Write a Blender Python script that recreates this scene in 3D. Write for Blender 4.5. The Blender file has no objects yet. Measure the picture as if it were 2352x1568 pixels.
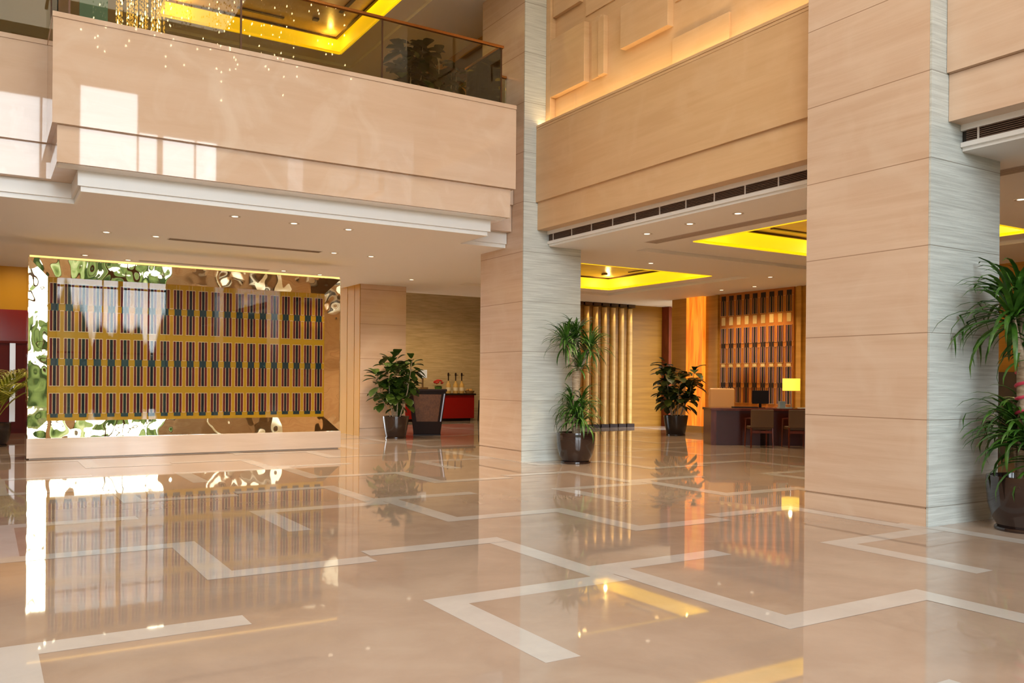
import bpy, math, random
from mathutils import Vector, Matrix
random.seed(7)
C = bpy.context.scene.collection
PI = math.pi

# ---------------------------------------------------------------- camera
cd = bpy.data.cameras.new('camera'); cam = bpy.data.objects.new('camera', cd); C.objects.link(cam)
cd.sensor_width = 36.0; cd.lens = 1970.6 / 2352 * 36.0; cd.shift_y = (872.85 - 784) / 2352
cd.clip_start = 0.1; cd.clip_end = 200
cam.matrix_world = Matrix.Translation((0, 0, 1.5)) @ Matrix.Rotation(-0.551412, 4, 'Z') @ Matrix.Rotation(PI / 2, 4, 'X') @ Matrix.Rotation(0.00817, 4, 'Z')
bpy.context.scene.camera = cam
vs = bpy.context.scene.view_settings
vs.view_transform = 'Standard'; vs.look = 'None'; vs.gamma = 1.0; vs.use_curve_mapping = False; vs.exposure = 0.0

# ---------------------------------------------------------------- world: pale sky above, gardens below the horizon
SKY = 12.5
w = bpy.data.worlds.new('world'); bpy.context.scene.world = w; w.use_nodes = True
nt = w.node_tree; nt.nodes.clear()
def nn(t, k): return t.nodes.new(k)
out = nn(nt, 'ShaderNodeOutputWorld'); bg = nn(nt, 'ShaderNodeBackground'); tc = nn(nt, 'ShaderNodeTexCoord')
sep = nn(nt, 'ShaderNodeSeparateXYZ'); nt.links.new(tc.outputs['Generated'], sep.inputs[0])
mp = nn(nt, 'ShaderNodeMapping'); mp.inputs['Scale'].default_value = (16, 16, 2.5); nt.links.new(tc.outputs['Generated'], mp.inputs[0])
no = nn(nt, 'ShaderNodeTexNoise'); no.inputs['Scale'].default_value = 1.6; no.inputs['Detail'].default_value = 5; nt.links.new(mp.outputs[0], no.inputs['Vector'])
gr = nn(nt, 'ShaderNodeValToRGB'); nt.links.new(no.outputs['Fac'], gr.inputs[0])
e = gr.color_ramp.elements; e[0].position = .42; e[0].color = (.004, .008, .003, 1); e[1].position = .62; e[1].color = (.075, .09, .06, 1)
m2 = gr.color_ramp.elements.new(.52); m2.color = (.03, .045, .018, 1)
ad = nn(nt, 'ShaderNodeMath'); ad.operation = 'MULTIPLY_ADD'; nt.links.new(no.outputs['Fac'], ad.inputs[0]); ad.inputs[1].default_value = -.2; nt.links.new(sep.outputs['Z'], ad.inputs[2])
st = nn(nt, 'ShaderNodeMapRange'); nt.links.new(ad.outputs[0], st.inputs[0]); st.inputs[1].default_value = -.045; st.inputs[2].default_value = -.037
mx = nn(nt, 'ShaderNodeMix'); mx.data_type = 'RGBA'; nt.links.new(st.outputs[0], mx.inputs[0]); nt.links.new(gr.outputs[0], mx.inputs[6]); mx.inputs[7].default_value = (.88, .95, 1, 1)
nt.links.new(mx.outputs[2], bg.inputs[0]); bg.inputs[1].default_value = SKY; nt.links.new(bg.outputs[0], out.inputs[0])

# ---------------------------------------------------------------- lights of the hall
def lamp(kind, name, loc, energy, color, rot=(0, 0, 0), size=None, size_y=None, portal=False, spot=None, parent=None):
    d = bpy.data.lights.new(name, kind); d.energy = energy; d.color = color
    if kind == 'AREA':
        d.shape = 'RECTANGLE'; d.size = size; d.size_y = size_y or size
        if portal: d.cycles.is_portal = True
    elif kind == 'SPOT': d.spot_size = spot; d.spot_blend = .7; d.shadow_soft_size = size or .05
    else: d.shadow_soft_size = size or .1
    o = bpy.data.objects.new(name, d); C.objects.link(o); o.location = loc; o.rotation_euler = rot
    if parent: o.parent = parent
    return o
for x0, x1, z1 in ((-7, 1.7, 11.6), (2.7, 7.4, 11.0)):      # portals in the window openings behind the viewer
    lamp('AREA', 'window_daylight', ((x0 + x1) / 2, -7.95, z1 / 2), 1, (1, 1, 1), (PI / 2, 0, 0), x1 - x0, z1, portal=True)
lamp('AREA', 'atrium_fill', (1.5, 3.5, 11.8), 840, (1, .9, .78), (0, 0, 0), 9, 9)  # added warm overhead fill, in place of the chandelier's light
for y0, y1 in ((6.95, 13.3), (-1, 5.35)):                   # cove lights on the ledge of the stone beams
    lamp('AREA', 'cove_light', (8.75, (y0 + y1) / 2, 6.21), 24, (1, .68, .3), (PI, math.radians(14), 0), .1, y1 - y0)

# ---------------------------------------------------------------- materials
MATS = {}
def mat(name, col, rough=.5, metal=0, emit=None, es=0, spec=.5, coat=0, alpha=1):
    if name in MATS: return MATS[name]
    m = bpy.data.materials.new(name); m.use_nodes = True; b = m.node_tree.nodes['Principled BSDF']
    b.inputs['Base Color'].default_value = (*col, 1); b.inputs['Roughness'].default_value = rough; b.inputs['Metallic'].default_value = metal
    b.inputs['Specular IOR Level'].default_value = spec; b.inputs['Coat Weight'].default_value = coat; b.inputs['Coat Roughness'].default_value = .03
    if emit: b.inputs['Emission Color'].default_value = (*emit, 1); b.inputs['Emission Strength'].default_value = es
    MATS[name] = m; return m
def streak(m, c1, c2, scale=(.5, .5, 9), ns=1.5, detail=6, lo=.35, hi=.65, mott=None, joints=None, bump=0, rr=None):
    t = m.node_tree; b = t.nodes['Principled BSDF']
    g = nn(t, 'ShaderNodeNewGeometry'); mp = nn(t, 'ShaderNodeMapping'); mp.inputs['Scale'].default_value = scale
    t.links.new(g.outputs['Position'], mp.inputs[0])
    n = nn(t, 'ShaderNodeTexNoise'); n.inputs['Scale'].default_value = ns; n.inputs['Detail'].default_value = detail; n.inputs['Roughness'].default_value = .62; n.inputs['Distortion'].default_value = .4
    t.links.new(mp.outputs[0], n.inputs['Vector'])
    r = nn(t, 'ShaderNodeValToRGB'); t.links.new(n.outputs['Fac'], r.inputs[0])
    r.color_ramp.elements[0].position = lo; r.color_ramp.elements[0].color = (*c1, 1); r.color_ramp.elements[1].position = hi; r.color_ramp.elements[1].color = (*c2, 1)
    last = r.outputs[0]
    if mott:
        n2 = nn(t, 'ShaderNodeTexNoise'); n2.inputs['Scale'].default_value = 1.3; n2.inputs['Detail'].default_value = 8; n2.inputs['Distortion'].default_value = 1.2
        t.links.new(g.outputs['Position'], n2.inputs['Vector'])
        r2 = nn(t, 'ShaderNodeMapRange'); t.links.new(n2.outputs['Fac'], r2.inputs[0]); r2.inputs[1].default_value = .5; r2.inputs[2].default_value = .75; r2.inputs[4].default_value = .55
        mxx = nn(t, 'ShaderNodeMix'); mxx.data_type = 'RGBA'; t.links.new(r2.outputs[0], mxx.inputs[0]); t.links.new(last, mxx.inputs[6]); mxx.inputs[7].default_value = (*mott, 1); last = mxx.outputs[2]
    if joints:
        z0, st_, wd = joints; s = nn(t, 'ShaderNodeSeparateXYZ'); t.links.new(g.outputs['Position'], s.inputs[0])
        a = nn(t, 'ShaderNodeMath'); a.operation = 'SUBTRACT'; t.links.new(s.outputs['Z'], a.inputs[0]); a.inputs[1].default_value = z0
        d = nn(t, 'ShaderNodeMath'); d.operation = 'DIVIDE'; t.links.new(a.outputs[0], d.inputs[0]); d.inputs[1].default_value = st_
        f = nn(t, 'ShaderNodeMath'); f.operation = 'FRACT'; t.links.new(d.outputs[0], f.inputs[0])
        l = nn(t, 'ShaderNodeMath'); l.operation = 'LESS_THAN'; t.links.new(f.outputs[0], l.inputs[0]); l.inputs[1].default_value = wd / st_
        mj = nn(t, 'ShaderNodeMix'); mj.data_type = 'RGBA'; t.links.new(l.outputs[0], mj.inputs[0]); t.links.new(last, mj.inputs[6]); mj.inputs[7].default_value = (c1[0] * .55, c1[1] * .5, c1[2] * .45, 1); last = mj.outputs[2]
    t.links.new(last, b.inputs['Base Color'])
    if bump:
        bp = nn(t, 'ShaderNodeBump'); bp.inputs['Distance'].default_value = bump; bp.inputs['Strength'].default_value = 1; t.links.new(n.outputs['Fac'], bp.inputs['Height']); t.links.new(bp.outputs[0], b.inputs['Normal'])
    return m
stone = streak(mat('travertine', (1, 1, 1), .16), (.6, .42, .295), (.67, .5, .37), (.35, .35, 7), 1.4, mott=(.7, .55, .42), joints=(.2, .915, .009))
stone_b = streak(mat('polished_beige_marble', (1, 1, 1), .025, spec=.6), (.595, .425, .3), (.64, .475, .35), (.5, .5, 4), 1.2, mott=(.74, .62, .5))
stone_p = streak(mat('pale_ridged_stone', (1, 1, 1), .3), (.45, .47, .44), (.66, .69, .65), (.8, .8, 26), 1.6, joints=(.2, .915, .008), bump=.008)
stone_w = streak(mat('warm_panel_stone', (1, 1, 1), .35), (.62, .4, .21), (.68, .455, .25), (.4, .4, 6), 1.4, mott=(.72, .51, .31))
stone_g = streak(mat('golden_stone', (1, 1, 1), .4, spec=.25), (.4, .2, .03), (.5, .26, .045), (.4, .4, 8), 1.2)
stone_t = streak(mat('textured_wall_stone', (1, 1, 1), .4), (.5, .38, .2), (.68, .54, .32), (.8, .8, 9), 1.8, bump=.01)
fl_a = streak(mat('floor_beige_marble', (1, 1, 1), .03, spec=.7), (.36, .265, .2), (.43, .325, .25), (1, 1, 1), 1.1, mott=(.48, .385, .3))
fl_w = streak(mat('floor_white_marble', (1, 1, 1), .03, spec=.7), (.5, .46, .42), (.57, .53, .49), (1, 1, 1), 1.5)
paint = mat('white_paint', (.82, .8, .78), .6)
trimw = mat('white_trim_paint', (.82, .82, .8), .4)
dark = mat('dark_void', (.02, .015, .01), .5)
grille_m = mat('brown_louvre', (.16, .1, .07), .45)
grille_w = mat('pale_metal_divider', (.6, .55, .5), .4)
bronze = mat('bronze', (.42, .18, .05), .22, 1)
darkbr = mat('dark_bronze', (.08, .035, .015), .35, .6)
yel = mat('yellow_cove_glow', (.8, .6, .05), .5, emit=(1, .62, .003), es=.92)  # cove faces themselves emit the yellow light of hidden strips
goldp = streak(mat('gold_leaf_panel', (1, 1, 1), .35, .3), (.6, .38, .09), (.75, .52, .18), (1, 1, 1), 2)
pot_m = mat('glazed_dark_pot', (.022, .011, .009), .1, spec=.5, coat=.3)
pot_k = mat('black_pot', (.008, .006, .008), .25)
soil = mat('soil', (.03, .02, .012), .9)
bark = streak(mat('bark', (1, 1, 1), .8), (.25, .17, .1), (.5, .4, .28), (3, 3, 14), 3)
chrome = mat('chrome', (.8, .8, .82), .08, 1)
wood_r = streak(mat('dark_red_wood', (1, 1, 1), .25), (.09, .014, .006), (.15, .026, .012), (2, 2, .5), 3)
wood_d = mat('dark_brown_wood', (.02, .009, .006), .5, spec=.15)
red = mat('red_lacquer', (.28, .008, .006), .25)
lamp_d = mat('downlight_glow', (1, 1, 1), .5, emit=(1, .85, .6), es=2.2)
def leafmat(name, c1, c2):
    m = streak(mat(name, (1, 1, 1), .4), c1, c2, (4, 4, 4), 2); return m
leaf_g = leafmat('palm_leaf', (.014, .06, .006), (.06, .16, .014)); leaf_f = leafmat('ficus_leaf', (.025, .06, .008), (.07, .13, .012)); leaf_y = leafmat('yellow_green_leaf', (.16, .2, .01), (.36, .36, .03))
leaf_k = leafmat('dark_leaf', (.02, .035, .008), (.045, .07, .012))  # darker green than the other leaves
def wavy_gold():
    m = mat('wavy_gold_mirror', (1, .84, .54), .015, 1); t = m.node_tree; b = t.nodes['Principled BSDF']
    g = nn(t, 'ShaderNodeNewGeometry'); n = nn(t, 'ShaderNodeTexNoise'); n.inputs['Scale'].default_value = 1.1; n.inputs['Detail'].default_value = 2.0; t.links.new(g.outputs['Position'], n.inputs['Vector'])
    bp = nn(t, 'ShaderNodeBump'); bp.inputs['Distance'].default_value = .03; t.links.new(n.outputs['Fac'], bp.inputs['Height']); t.links.new(bp.outputs[0], b.inputs['Normal']); return m
goldm = wavy_gold()
def glass(name, tint):
    m = bpy.data.materials.new(name); m.use_nodes = True; t = m.node_tree; t.nodes.clear()
    o = nn(t, 'ShaderNodeOutputMaterial'); tr = nn(t, 'ShaderNodeBsdfTransparent'); tr.inputs[0].default_value = (*tint, 1)
    gl = nn(t, 'ShaderNodeBsdfGlossy'); gl.inputs['Roughness'].default_value = .01; f = nn(t, 'ShaderNodeFresnel'); f.inputs[0].default_value = 1.5 if tint[2] < .8 else 1.38
    mi = nn(t, 'ShaderNodeMixShader'); t.links.new(f.outputs[0], mi.inputs[0]); t.links.new(tr.outputs[0], mi.inputs[1]); t.links.new(gl.outputs[0], mi.inputs[2]); t.links.new(mi.outputs[0], o.inputs[0])
    MATS[name] = m; return m
glass_r = glass('balustrade_glass', (.82, .79, .6)); glass_c = glass('clear_glass', (.93, .95, .93)); glass_w = glass('window_glass', (.97, .98, .98))
def onyx():
    m = mat('backlit_onyx', (.6, .25, .05), .15); t = m.node_tree; b = t.nodes['Principled BSDF']
    g = nn(t, 'ShaderNodeNewGeometry'); mp = nn(t, 'ShaderNodeMapping'); mp.inputs['Scale'].default_value = (4, 4, .35); t.links.new(g.outputs['Position'], mp.inputs[0])
    n = nn(t, 'ShaderNodeTexNoise'); n.inputs['Scale'].default_value = 1.6; n.inputs['Detail'].default_value = 6; n.inputs['Distortion'].default_value = 1.5; t.links.new(mp.outputs[0], n.inputs['Vector'])
    r = nn(t, 'ShaderNodeValToRGB'); t.links.new(n.outputs['Fac'], r.inputs[0]); r.color_ramp.elements[0].position = .35; r.color_ramp.elements[0].color = (.85, .1, .004, 1); r.color_ramp.elements[1].position = .62; r.color_ramp.elements[1].color = (1, .34, .02, 1)
    t.links.new(r.outputs[0], b.inputs['Emission Color']); b.inputs['Emission Strength'].default_value = 1.0; return m
onyx_m = onyx()

# ---------------------------------------------------------------- mesh helpers
class MB:
    def __init__(s): s.v = []; s.f = []; s.mi = []; s.cur = 0; s.smooth = []
    def add(s, vs_, fs, sm=False):
        o = len(s.v); s.v += [tuple(p) for p in vs_]
        for f in fs: s.f.append(tuple(i + o for i in f)); s.mi.append(s.cur); s.smooth.append(sm)
    def box(s, x0, x1, y0, y1, z0, z1):
        s.add([(x0, y0, z0), (x1, y0, z0), (x1, y1, z0), (x0, y1, z0), (x0, y0, z1), (x1, y0, z1), (x1, y1, z1), (x0, y1, z1)],
              [(0, 3, 2, 1), (4, 5, 6, 7), (0, 1, 5, 4), (1, 2, 6, 5), (2, 3, 7, 6), (3, 0, 4, 7)]); return s
    def quad(s, a, b, c, d): s.add([a, b, c, d], [(0, 1, 2, 3)]); return s
    def lathe(s, prof, n=32, c=(0, 0, 0)):
        vs_ = []; fs = []
        for r, z in prof:
            for k in range(n): a = 2 * PI * k / n; vs_.append((c[0] + r * math.cos(a), c[1] + r * math.sin(a), c[2] + z))
        for i in range(len(prof) - 1):
            for k in range(n): fs.append((i * n + k, i * n + (k + 1) % n, (i + 1) * n + (k + 1) % n, (i + 1) * n + k))
        fs.append(tuple(range(n - 1, -1, -1))); fs.append(tuple((len(prof) - 1) * n + k for k in range(n)))
        s.add(vs_, fs, True); return s
    def tube(s, pts, rad, n=8):
        pts = [Vector(p) for p in pts]; rs = rad if isinstance(rad, (list, tuple)) else [rad] * len(pts); vs_ = []; fs = []
        for i, p in enumerate(pts):
            t = (pts[min(i + 1, len(pts) - 1)] - pts[max(i - 1, 0)]).normalized(); u = t.cross(Vector((0, 0, 1)))
            if u.length < .05: u = Vector((1, 0, 0))
            u.normalize(); w_ = t.cross(u)
            for k in range(n): a = 2 * PI * k / n; vs_.append(p + (u * math.cos(a) + w_ * math.sin(a)) * rs[i])
        for i in range(len(pts) - 1):
            for k in range(n): fs.append((i * n + k, i * n + (k + 1) % n, (i + 1) * n + (k + 1) % n, (i + 1) * n + k))
        fs.append(tuple(range(n - 1, -1, -1))); fs.append(tuple((len(pts) - 1) * n + k for k in range(n)))
        s.add(vs_, fs, True); return s
    def build(s, name, m, parent=None, loc=None, bevel=0):
        me = bpy.data.meshes.new(name); me.from_pydata(s.v, [], s.f)
        ms = m if isinstance(m, (list, tuple)) else [m]
        for k in ms: me.materials.append(k)
        me.polygons.foreach_set('material_index', s.mi); me.polygons.foreach_set('use_smooth', s.smooth); me.update()
        if any(s.smooth):
            try: me.set_sharp_from_angle(angle=math.radians(40))
            except Exception: pass
        o = bpy.data.objects.new(name, me); C.objects.link(o)
        if parent: o.parent = parent
        if loc: o.location = loc
        if bevel:
            b = o.modifiers.new('bevel', 'BEVEL'); b.width = bevel; b.segments = 2; b.limit_method = 'ANGLE'
        return o
def box(name, b, m, parent=None, bevel=0): return MB().box(*b).build(name, m, parent, bevel=bevel)
def empty(name, loc, label, cat, group=None, rz=0):
    o = bpy.data.objects.new(name, None); C.objects.link(o); o.location = loc; o.rotation_euler = (0, 0, rz); o.empty_display_size = .2
    return tag(o, label, cat, group)
def tag(o, label, cat, group=None, kind=None):
    o['label'] = label; o['category'] = cat
    if group: o['group'] = group
    if kind: o['kind'] = kind
    return o
def struct(o, label=None):
    o['kind'] = 'structure'
    if label: o['label'] = label
    return o
def copy_tree(o, parent=None):
    c = o.copy(); C.objects.link(c)
    if parent: c.parent = parent
    for ch in list(o.children): copy_tree(ch, c)
    return c
def sheet(mb, x0, x1, y0, y1, z, holes):
    xs = sorted({x0, x1, *[h[0] for h in holes], *[h[1] for h in holes]}); ys = sorted({y0, y1, *[h[2] for h in holes], *[h[3] for h in holes]})
    xs = [x for x in xs if x0 <= x <= x1]; ys = [y for y in ys if y0 <= y <= y1]
    for a, b in zip(xs, xs[1:]):
        for c, d in zip(ys, ys[1:]):
            mx_, my = (a + b) / 2, (c + d) / 2
            if any(h[0] < mx_ < h[1] and h[2] < my < h[3] for h in holes): continue
            mb.box(a, b, c, d, z, z + .04)

# ---------------------------------------------------------------- structure
f = MB(); f.box(-7.5, 20.5, -8.2, 29, -.2, 0); f.cur = 1
STR = [(0, 1.62, -.23, 0), (0, .23, -1.5, 0), (1.42, 1.63, -.02, 1.77), (1.42, 3.0, .07, .3), (1.63, 1.86, -1.73, .1), (1.63, 3.23, -1.73, -1.5), (3.02, 3.25, -3.13, -1.5), (3.03, 4.37, -3.13, -2.9), (.25, 1.63, 1.54, 1.77)]
for i in range(-3, 5):
    for j in range(-3, 6):
        ox, oy = 2.55 + 4.15 * i, 5.28 + .07 * i + 4.51 * j
        for k9, (a, b, c, d) in enumerate(STR):
            zz = .0006 + .0002 * k9
            x0, x1, y0, y1 = max(ox + a, -7.4), min(ox + b, 20.4), max(oy + c, -8), min(oy + d, 28.9)
            if x1 > x0 and y1 > y0: f.quad((x0, y0, zz), (x1, y0, zz), (x1, y1, zz), (x0, y1, zz))
struct(f.build('floor', [fl_a, fl_w]))
PY = (-2.58, 5.37, 13.32, 21.27)
COF = [(11.07, 14.97, 7.7, 11.65), (11.1, 15.0, 15.22, 19.2)]
TRAY = [(10.6, 15.6, 6.9, 12.75), (10.6, 15.6, 14.5, 20.0)]
c_ = MB()
sheet(c_, -7.5, 8.97, 12.95, 22.6, 4.0, [(-7.5, 1.12, 12.95, 13.97), (7.39, 8.97, 12.95, 13.97), (8.4, 8.97, 13.97, 14.87), (8.4, 8.97, 21.27, 22.6)])
sheet(c_, 8.97, 18.0, -8, 22.6, 4.0, TRAY)
for (a, b, c, d), (e0, e1, e2, e3) in zip(TRAY, COF):
    sheet(c_, a, b, c, d, 4.07, [(e0, e1, e2, e3)])
    c_.box(a - .03, a, c, d, 4.04, 4.07); c_.box(b, b + .03, c, d, 4.04, 4.07); c_.box(a, b, c - .03, c, 4.04, 4.07); c_.box(a, b, d, d + .03, 4.04, 4.07)
c_.box(18.0, 20.4, 19.9, 22.6, 4.0, 4.04)
struct(c_.build('ceiling', paint))
c2 = MB(); c2.box(6.5, 20.4, 22.6, 29, 4.9, 4.95); c2.box(-7.5, 6.5, 22.6, 27, 4.9, 4.95); c2.box(-7.5, 20.4, 22.6, 22.66, 4.0, 4.95)
struct(c2.build('ceiling', paint))
struct(box('ceiling', (-7.5, 9.4, -8.2, 12.7, 12, 12.2), paint))
UC = (3.05, 7.0, 15.2, 19.17)
c3 = MB(); sheet(c3, -7.5, 9.2, 12.7, 26, 9.0, [(2.55, 7.5, 14.7, 19.75)]); sheet(c3, 2.55, 7.5, 14.7, 19.75, 9.07, [UC])
for q in ((2.52, 2.55, 14.7, 19.75), (7.5, 7.53, 14.7, 19.75), (2.55, 7.5, 14.67, 14.7), (2.55, 7.5, 19.75, 19.78)): c3.box(*q, 9.04, 9.07)
c3.box(-7.5, 8.39, 12.6, 12.7, 9.0, 12.0)
struct(c3.build('ceiling', paint))
struct(box('wall_left', (-7.7, -7.5, -8.2, 29, -.2, 12.2), stone_w))
# rear wall with tall windows (behind the viewer)
wb = MB()
for x0, x1, z0, z1 in ((-7.5, -6.9, 0, 12), (1.7, 2.7, 0, 12), (-6.9, 1.7, 11.6, 12), (2.7, 4.62, 11.6, 12), (4.62, 7.4, 10.25, 12), (7.4, 9.4, 0, 12), (9.4, 20.5, 0, 4.2)): wb.box(x0, x1, -8.2, -8.0, z0, z1)
struct(wb.build('wall_rear', stone_b))
k = 0
for x0, x1, z1, ms in ((-6.9, 1.7, 11.6, (-5.2, -3.5, -1.8, -.1)), (2.7, 7.4, 11.6, (4.62, 5.36, 6.58))):
    k += 1; wf = MB()
    for mxx in (x0 + .03, *ms, x1 - .03):
        ww = .1 if abs(mxx - 5.36) < .01 else .03
        wf.box(mxx - ww, mxx + ww, -8.14, -8.04, 0, z1 if mxx < 4.7 else 10.25)
    for z in (2.6, 5.6, 8.2): wf.box(x0, x1, -8.13, -8.05, z - .04, z + .04)
    wo = struct(wf.build('window_%d' % k, darkbr))
    pm = MB()
    if k == 1: pm.box(x0, x1, -8.105, -8.095, 0, z1)
    else: pm.box(x0, 4.62, -8.105, -8.095, 0, z1); pm.box(4.62, x1, -8.105, -8.095, 0, 10.25)
    pm.build('pane', glass_w, wo)
struct(MB().box(9.4, 9.6, -8.0, 14.9, 4.3, 12).box(8.66, 9.4, 14.88, 15.0, 6.2, 12).build('wall_right', stone_w))
struct(MB().box(8.8, 9.4, -8.0, -2.6, 4.04, 12).build('wall_right', stone))
# right lobby walls
wr = MB(); wr.box(18.0, 18.15, -8, 19.9, 0, 4.2); struct(wr.build('wall_right', stone_g))
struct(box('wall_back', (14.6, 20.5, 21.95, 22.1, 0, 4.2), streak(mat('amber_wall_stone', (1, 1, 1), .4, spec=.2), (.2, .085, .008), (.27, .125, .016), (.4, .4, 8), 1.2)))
struct(box('wall_back', (6.5, 14.65, 28.4, 28.6, 0, 5), stone_t)); 
struct(MB().box(14.65, 20.5, 28.4, 28.6, 0, 5).box(20.4, 20.5, 19.9, 28.4, 0, 5).build('wall_back', stone_t))
struct(box('wall_back', (2.2, 2.4, 22.66, 28.6, 0, 5), stone_g))
# golden wall and red doors, far left
struct(MB().box(-7.5, 2.2, 26, 26.2, 3.24, 5).build('wall_back', mat('golden_wall', (.62, .34, .02), .4)))
rd = MB().box(-7.5, 2.2, 26, 26.1, 2.42, 3.24)
for i in range(110): rd.box(-7.45 + i * .088, -7.41 + i * .088, 25.98, 26, 2.46, 3.2)
struct(rd.build('trim_1', red))
d1 = struct(MB().box(-3.2, 2.2, 26.0, 26.1, 0, 2.42).box(-3.2, 2.2, 25.97, 26, 2.36, 2.42).box(.86, .88, 25.98, 26, 0, 2.36).box(.3, .86, 25.985, 26.0, .1, .12).build('door_1', mat('door_red_wood', (.13, .01, .006), .45, spec=.2)))
MB().box(.56, .69, 25.9, 25.94, .31, 2.36).box(.6, .64, 25.94, 26, .5, .54).box(.6, .64, 25.94, 26, 2.1, 2.14).build('door_handle', mat('brushed_steel', (.6, .6, .62), .3, .8), d1)
struct(box('wall_back', (-7.5, -3.2, 26.0, 26.1, 0, 2.42), stone_g))
# upper storey walls
struct(MB().box(9.2, 9.4, 14.88, 26, 6.2, 9.1).build('wall_upper', stone_g))
struct(box('wall_upper', (-7.5, 9.2, 26, 26.2, 6.2, 9.1), stone_w))
struct(MB().box(9.1, 9.2, 14.88, 26, 8.25, 8.75).box(9.13, 9.2, 16.0, 16.2, 6.2, 8.25).build('trim_2', darkbr))

# ---------------------------------------------------------------- balcony and stone beams
b = empty('balcony', (4.2, 12.5, 4.28), 'long polished marble balcony projecting over the gilded screen on the left', 'balcony')
inv = Matrix.Translation((-4.2, -12.5, -4.28))
def child(mb, name, m, parent, bevel=0):
    o = mb.build(name, m, None, bevel=bevel); o.parent = parent; o.matrix_parent_inverse = parent.matrix_world.inverted() if False else (Matrix.Translation(parent.location) @ Matrix.Rotation(parent.rotation_euler.z, 4, 'Z')).inverted(); return o
u = MB()
for a, b2, c, d in ((.72, 7.73, 12.5, 12.9), (.72, 1.1, 12.9, 14.0), (7.35, 7.73, 12.9, 14.0), (-7.48, .72, 13.65, 14.0), (7.73, 8.39, 13.65, 14.0)):
    u.box(a, b2, c, d, 4.77, 6.12); u.box(a, b2, c + (.01 if c < 13.7 and c != 12.9 else 0), d, 6.12, 6.135)
for a, b2, c, d in ((.715, 7.735, 12.495, 12.9), (.715, 1.1, 12.9, 14.0), (7.35, 7.735, 12.9, 14.0), (-7.48, .715, 13.645, 14.0), (7.735, 8.39, 13.645, 14.0)): u.box(a, b2, c, d, 6.135, 6.2)
child(u, 'parapet', stone_b, b)
u = MB()
for q in ((.78, 7.66, 12.56, 12.9), (.78, 1.1, 12.9, 14.0), (7.35, 7.66, 12.9, 14.0), (-7.48, .78, 13.71, 14.0), (7.66, 8.39, 13.71, 14.0)): u.box(*q, 4.281, 4.769)
child(u, 'lower_band', stone_b, b)
u = MB()
for q in ((1.05, 7.46, 12.88, 12.95), (1.05, 1.12, 12.95, 13.97), (7.39, 7.46, 12.95, 13.97), (-7.48, 1.05, 13.88, 13.97), (7.46, 8.39, 13.88, 13.97)): u.box(*q, 4.07, 4.28)
for q in ((1.09, 7.42, 12.92, 12.95), (1.09, 1.12, 12.95, 13.97), (7.39, 7.42, 12.95, 13.97), (-7.48, 1.09, 13.92, 13.97), (7.42, 8.39, 13.92, 13.97)): u.box(*q, 4.0, 4.07)
u.box(.8, 7.6, 12.6, 12.88, 4.275, 4.281)
child(u, 'cornice', trimw, b)
fu = MB(); sheet(fu, -7.48, 8.39, 12.9, 25.9, 6.1, [(-7.48, 1.1, 12.9, 14.0), (7.35, 8.39, 12.9, 14.0), (8.39, 8.4, 12.9, 13)])
sheet(fu, 8.39, 9.2, 14.9, 25.9, 6.1, []); struct(fu.build('floor', stone_b))

WHERE = {-2.58: 'nearest', 5.37: 'right of centre', 13.32: 'centre', 21.27: 'far'}
LBL = {-2.58: 'massive stone pillar nearest the windows, at the near end of the right facade', 5.37: 'massive travertine pillar with pale ridged side, beside the large potted palm on the right',
       13.32: 'tall travertine pillar between the balcony and the lobby opening, behind the two-tier palm', 21.27: 'far stone pillar under the balcony ceiling, behind the broad-leaved potted ficus'}
for y0 in PY:
    top = 12 if y0 < 20 else 4.0
    p = empty('stone_pillar', (9.05, y0 + .78, 0), LBL[y0], 'pillar')
    sh = MB().box(8.4, 9.7, y0, y0 + 1.56, .2, top); sh.box(8.41, 9.69, y0 + .01, y0 + 1.55, .185, .2).box(8.4, 9.7, y0, y0 + 1.56, 0, .185)
    if y0 > 20:
        child(sh, 'shaft', stone, p)
        child(MB().box(8.385, 8.399, y0 + .02, y0 + .38, 0, 4).box(8.385, 8.399, y0 + .42, y0 + .9, 0, 4).box(8.385, 8.399, y0 + .94, y0 + 1.56, 0, 4), 'gold_cladding', mat('gold_stone_cladding', (.55, .29, .05), .6, spec=.2), p)
    else:
        child(sh, 'shaft', stone, p)
        child(MB().box(8.4, 9.7, y0 - .025, y0 - .002, 0, top), 'ridged_side', stone_p, p)
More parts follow.
